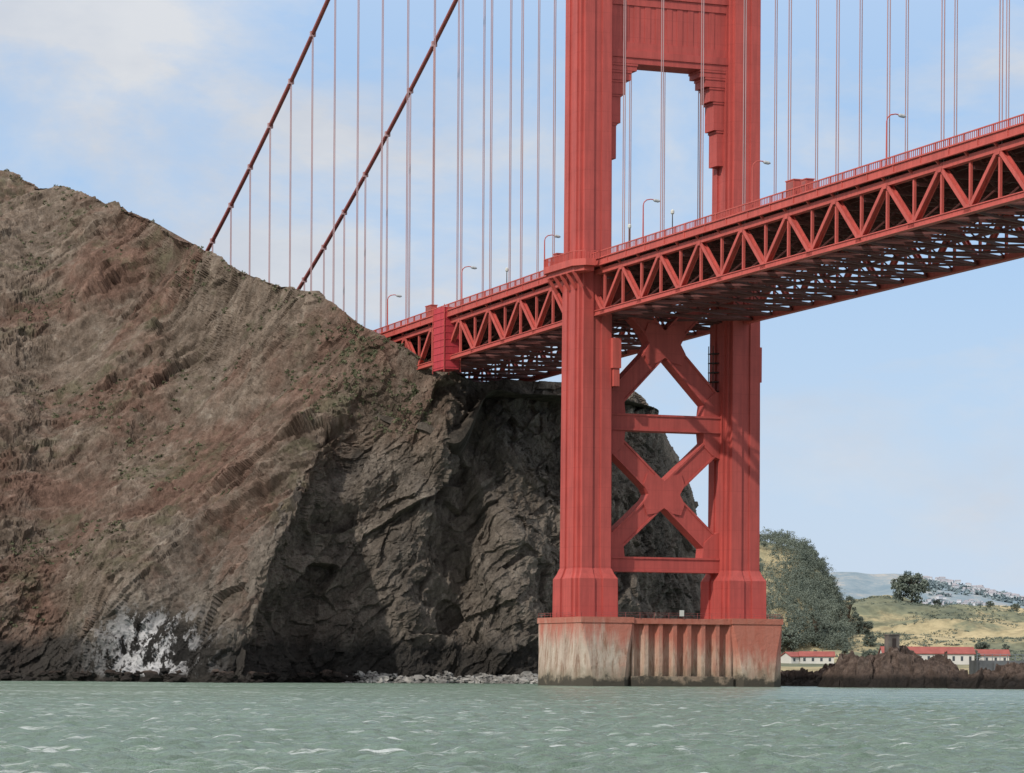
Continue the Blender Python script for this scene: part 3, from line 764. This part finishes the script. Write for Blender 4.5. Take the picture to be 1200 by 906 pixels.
npan=int(round((S1-S0)/PAN)); S=[S0+PAN*i for i in range(npan+1)]
m=MB()
for a,b in zip(S[:-1],S[1:]):
    za,zb=zr(a)-1.3,zr(b)-1.3
    x0,x1=-0.9,TW+.9
    m.add([(x0,-a,za-.35),(x1,-a,za-.35),(x1,-a,za),(x0,-a,za),(x0,-b,zb-.35),(x1,-b,zb-.35),(x1,-b,zb),(x0,-b,zb)],
          [(0,1,5,4),(3,7,6,2),(0,4,7,3),(1,2,6,5)])
deck=m.obj('roadway',ASPH,bridge)
for t in (-1.0,TW+1.0):
    m=MB()
    for a,b in zip(S[:-1],S[1:]):
        m.beam((t,-a,zr(a)-1.75),(t,-b,zr(b)-1.75),.3,1.15)
        m.beam((t+(-.12 if t<0 else .12),-a,zr(a)-1.15),(t+(-.12 if t<0 else .12),-b,zr(b)-1.15),.5,.18)
        m.beam((t+(-.1 if t<0 else .1),-a,zr(a)-2.3),(t+(-.1 if t<0 else .1),-b,zr(b)-2.3),.42,.16)
        m.beam((t,-a,zr(a)-2.2),((.2 if t<0 else TW-.2),-a,zr(a)-3.4),.3,.35)
        mm=(a+b)/2; m.beam((t-.17 if t<0 else t+.17,-mm,zr(mm)-2.25),(t-.17 if t<0 else t+.17,-mm,zr(mm)-1.2),.2,.2)
    m.obj('edge_girder',RED,bridge)
for t in (-1.05,TW+1.05):
    m=MB()
    for a,b in zip(S[:-1],S[1:]):
        m.beam((t,-a,zr(a)),(t,-b,zr(b)),.17,.16); m.beam((t,-a,zr(a)-1.0),(t,-b,zr(b)-1.0),.1,.1)
        for k in range(14):
            s=a+(b-a)*k/14; z=zr(s); wd=.2 if k%7==0 else .09
            m.box(t-wd/2,t+wd/2,-s-wd/2,-s+wd/2,z-1.3,z)
    m.obj('railing',RED,bridge)
for t in (0,TW):
    m=MB(); sg=-1 if t==0 else 1
    for i,(a,b) in enumerate(zip(S[:-1],S[1:])):
        ta,tb=zr(a)-3.1,zr(b)-3.1; ba,bb=zr(a)-9.9,zr(b)-9.9
        m.beam((t,-a,ta),(t,-b,tb),.95,.85); m.beam((t,-a,ba),(t,-b,bb),1.0,.85)
        m.beam((t+sg*.5,-a,ba-.36),(t+sg*.5,-b,bb-.36),.3,.14); m.beam((t+sg*.5,-a,ba+.36),(t+sg*.5,-b,bb+.36),.3,.14)
        m.beam((t,-a,ta),(t,-a,ba),.36,.42)
        for o_ in (-.36,.36):
            if i%2==0: m.beam((t+o_,-a,ba),(t+o_,-b,tb),.16,.62)
            else: m.beam((t+o_,-a,ta),(t+o_,-b,bb),.16,.62)
        p=Vector((t,-a,ba if i%2==0 else ta)); q=Vector((t,-b,tb if i%2==0 else bb))
        m.beam(p,q,.6,.12)
        gz=ta if i%2 else ba
        for o_ in (-.5,.5):
            zc=gz+(-.75 if gz==ta else .75)
            m.add([(t+o_,-a-1.0,gz+(.3 if gz==ta else -.3)),(t+o_,-a+1.0,gz+(.3 if gz==ta else -.3)),(t+o_,-a+.5,zc),(t+o_,-a-.5,zc)],[(0,1,2,3)])
    m.obj('stiffening_truss',RED,bridge)
m=MB()
for i,s in enumerate(S):
    z=zr(s); 
    m.beam((.4,-s,z-2.2),(TW-.4,-s,z-2.2),.5,1.0)
    m.beam((.4,-s,z-4.3),(TW-.4,-s,z-4.3),.4,.45)
    n=10
    for k in range(n):
        x=.4+(TW-.8)*k/n; x2=.4+(TW-.8)*(k+1)/n
        if k%2: m.beam((x,-s,z-4.3),(x2,-s,z-2.7),.22,.25)
        else: m.beam((x,-s,z-2.7),(x2,-s,z-4.3),.22,.25)
    m.beam((.4,-s,z-9.9),(TW-.4,-s,z-9.9),.32,.42)
    c=TW/2
    for (xa,xb) in ((.4,c/2),(c,c/2),(c,c*1.5),(TW-.4,c*1.5)):
        m.beam((xa,-s,z-9.7),(xb,-s,z-4.4),.16,.2)
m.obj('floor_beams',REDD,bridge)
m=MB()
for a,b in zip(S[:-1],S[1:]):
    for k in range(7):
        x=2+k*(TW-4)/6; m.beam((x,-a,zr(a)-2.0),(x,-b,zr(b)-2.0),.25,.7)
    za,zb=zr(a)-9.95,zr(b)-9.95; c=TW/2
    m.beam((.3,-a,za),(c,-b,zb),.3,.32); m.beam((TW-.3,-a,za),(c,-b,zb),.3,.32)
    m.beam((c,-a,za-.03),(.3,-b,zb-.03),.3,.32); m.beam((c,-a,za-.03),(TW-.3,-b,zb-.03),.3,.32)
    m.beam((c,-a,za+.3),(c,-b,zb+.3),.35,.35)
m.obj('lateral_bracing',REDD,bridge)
def zc(s):
    if s<=0:
        u=-s; return 228-0.690*u+0.000620*u*u
    return 228-0.455*s+0.00038*s*s
for t in (0,TW):
    m=MB(); ss=list(np.linspace(-335,0,50))+list(np.linspace(8,520,60))
    m.tube([(t,-s,zc(s)) for s in ss],0.47,10)
    m.obj('main_cable',CABLE,bridge)
ks=[k for k in range(-19,17) if k!=0]
for t in (0,TW):
    for k in ks:
        s=15.24*k
        if zc(s)<zr(s)+1: continue
        m=MB()
        for ds in (-.36,.36):
            m.tube([(t,-s-ds,zr(s)-3),(t,-s-ds,zc(s))],.085,5)
        m.box(t-.56,t+.56,-s-.4,-s+.4,zc(s)-.6,zc(s)+.53)
        m.obj('suspender_cable',ROPE,bridge)
e=empty('scaffold_enclosure',Wp(0,-68,zr(-68)-12.0),TH,label='magenta-red sheeted scaffold enclosure hung on the bridge truss',cat='scaffold')
m=MB(); m.box(-1.7,1.3,-3.0,3.0,0,11.6)
for k in range(9): m.box(-1.78,1.38,-3.08,3.08,0.4+k*1.28,0.58+k*1.28)
m.obj('sheeting',SHEET,e)
m=MB()
for x in (-1.85,1.4):
    for y in (-3.15,3.1): m.box(x,x+.12,y,y+.12,-.5,12.1)
m.obj('scaffold_pole',RED,e)
def cabinet(s,wd,ht,label):
    e=empty('equipment_cabinet',Wp(-0.4,s,zr(s)-1.3),TH,label=label,cat='cabinet')
    m=MB(); m.box(-.6,.6,-wd/2,wd/2,0.02,ht); m.box(-.7,.7,-wd/2-.1,wd/2+.1,ht,ht+.15); m.obj('housing',RED,e)
    m=MB(); m.box(-.64,-.603,-wd/2+.2,wd/2-.2,.3,ht-.2); m.obj('door',CABLE,e)
cabinet(78.5,2.6,2.6,'red steel equipment cabinet beside the bridge railing')
cabinet(83.0,1.6,2.1,'small red steel cabinet beside the bridge railing')
cabinet(-76,3.2,2.3,'red steel equipment cabinet beside the bridge railing')
cabinet(-12,1.6,3.4,'tall red equipment cabinet next to the tower')
lampP=MB(); lampP.tube([(0,0,0),(0,0,.9),(0,0,6.6)],[.2,.14,.1],8); lampP.box(-.28,.28,-.28,.28,0,.35); lp=lampP.mesh('pole',RED)
la=MB(); la.tube([(0,0,6.55),(.15,0,7.1),(.6,0,7.5),(1.3,0,7.65),(2.0,0,7.6)],[.1,.09,.085,.08,.08],8); lam=la.mesh('arm',RED)
lh=MB(); lh.tube([(1.75,0,7.55),(2.0,0,7.52),(2.6,0,7.45),(2.95,0,7.42)],[.12,.26,.27,.1],8); lhm=lh.mesh('lamp_head',GREYM)
for s in (-143,-101,-59,-18,24.5,65,107.3,149,191):
    e=empty('street_lamp',Wp(-.55,s,zr(s)-1.3),TH,label='tall curved-arm street lamp standing along the bridge railing',cat='street lamp',group='street lamps along the bridge deck')
    for nm,me in (('pole',lp),('arm',lam),('lamp_head',lhm)): link(bpy.data.objects.new(nm,me),parent=e)
bp=MB(); bp.tube([(0,0,0),(0,0,3.6)],[.1,.08],6); bpm=bp.mesh('post',DARKM)
bh=MB(); bh.tube([(0,0,3.55),(0,0,3.75),(0,0,4.15),(0,0,4.35)],[.12,.3,.3,.08],8); bhm=bh.mesh('lamp_head',WHITEW)
for s in (-36,19,36):
    e=empty('beacon_post',Wp(-.55,s,zr(s)-1.3),TH,label='short post with a pale round light on the bridge sidewalk',cat='post',group='beacon posts on the bridge sidewalk')
    for nm,me in (('post',bpm),('lamp_head',bhm)): link(bpy.data.objects.new(nm,me),parent=e)
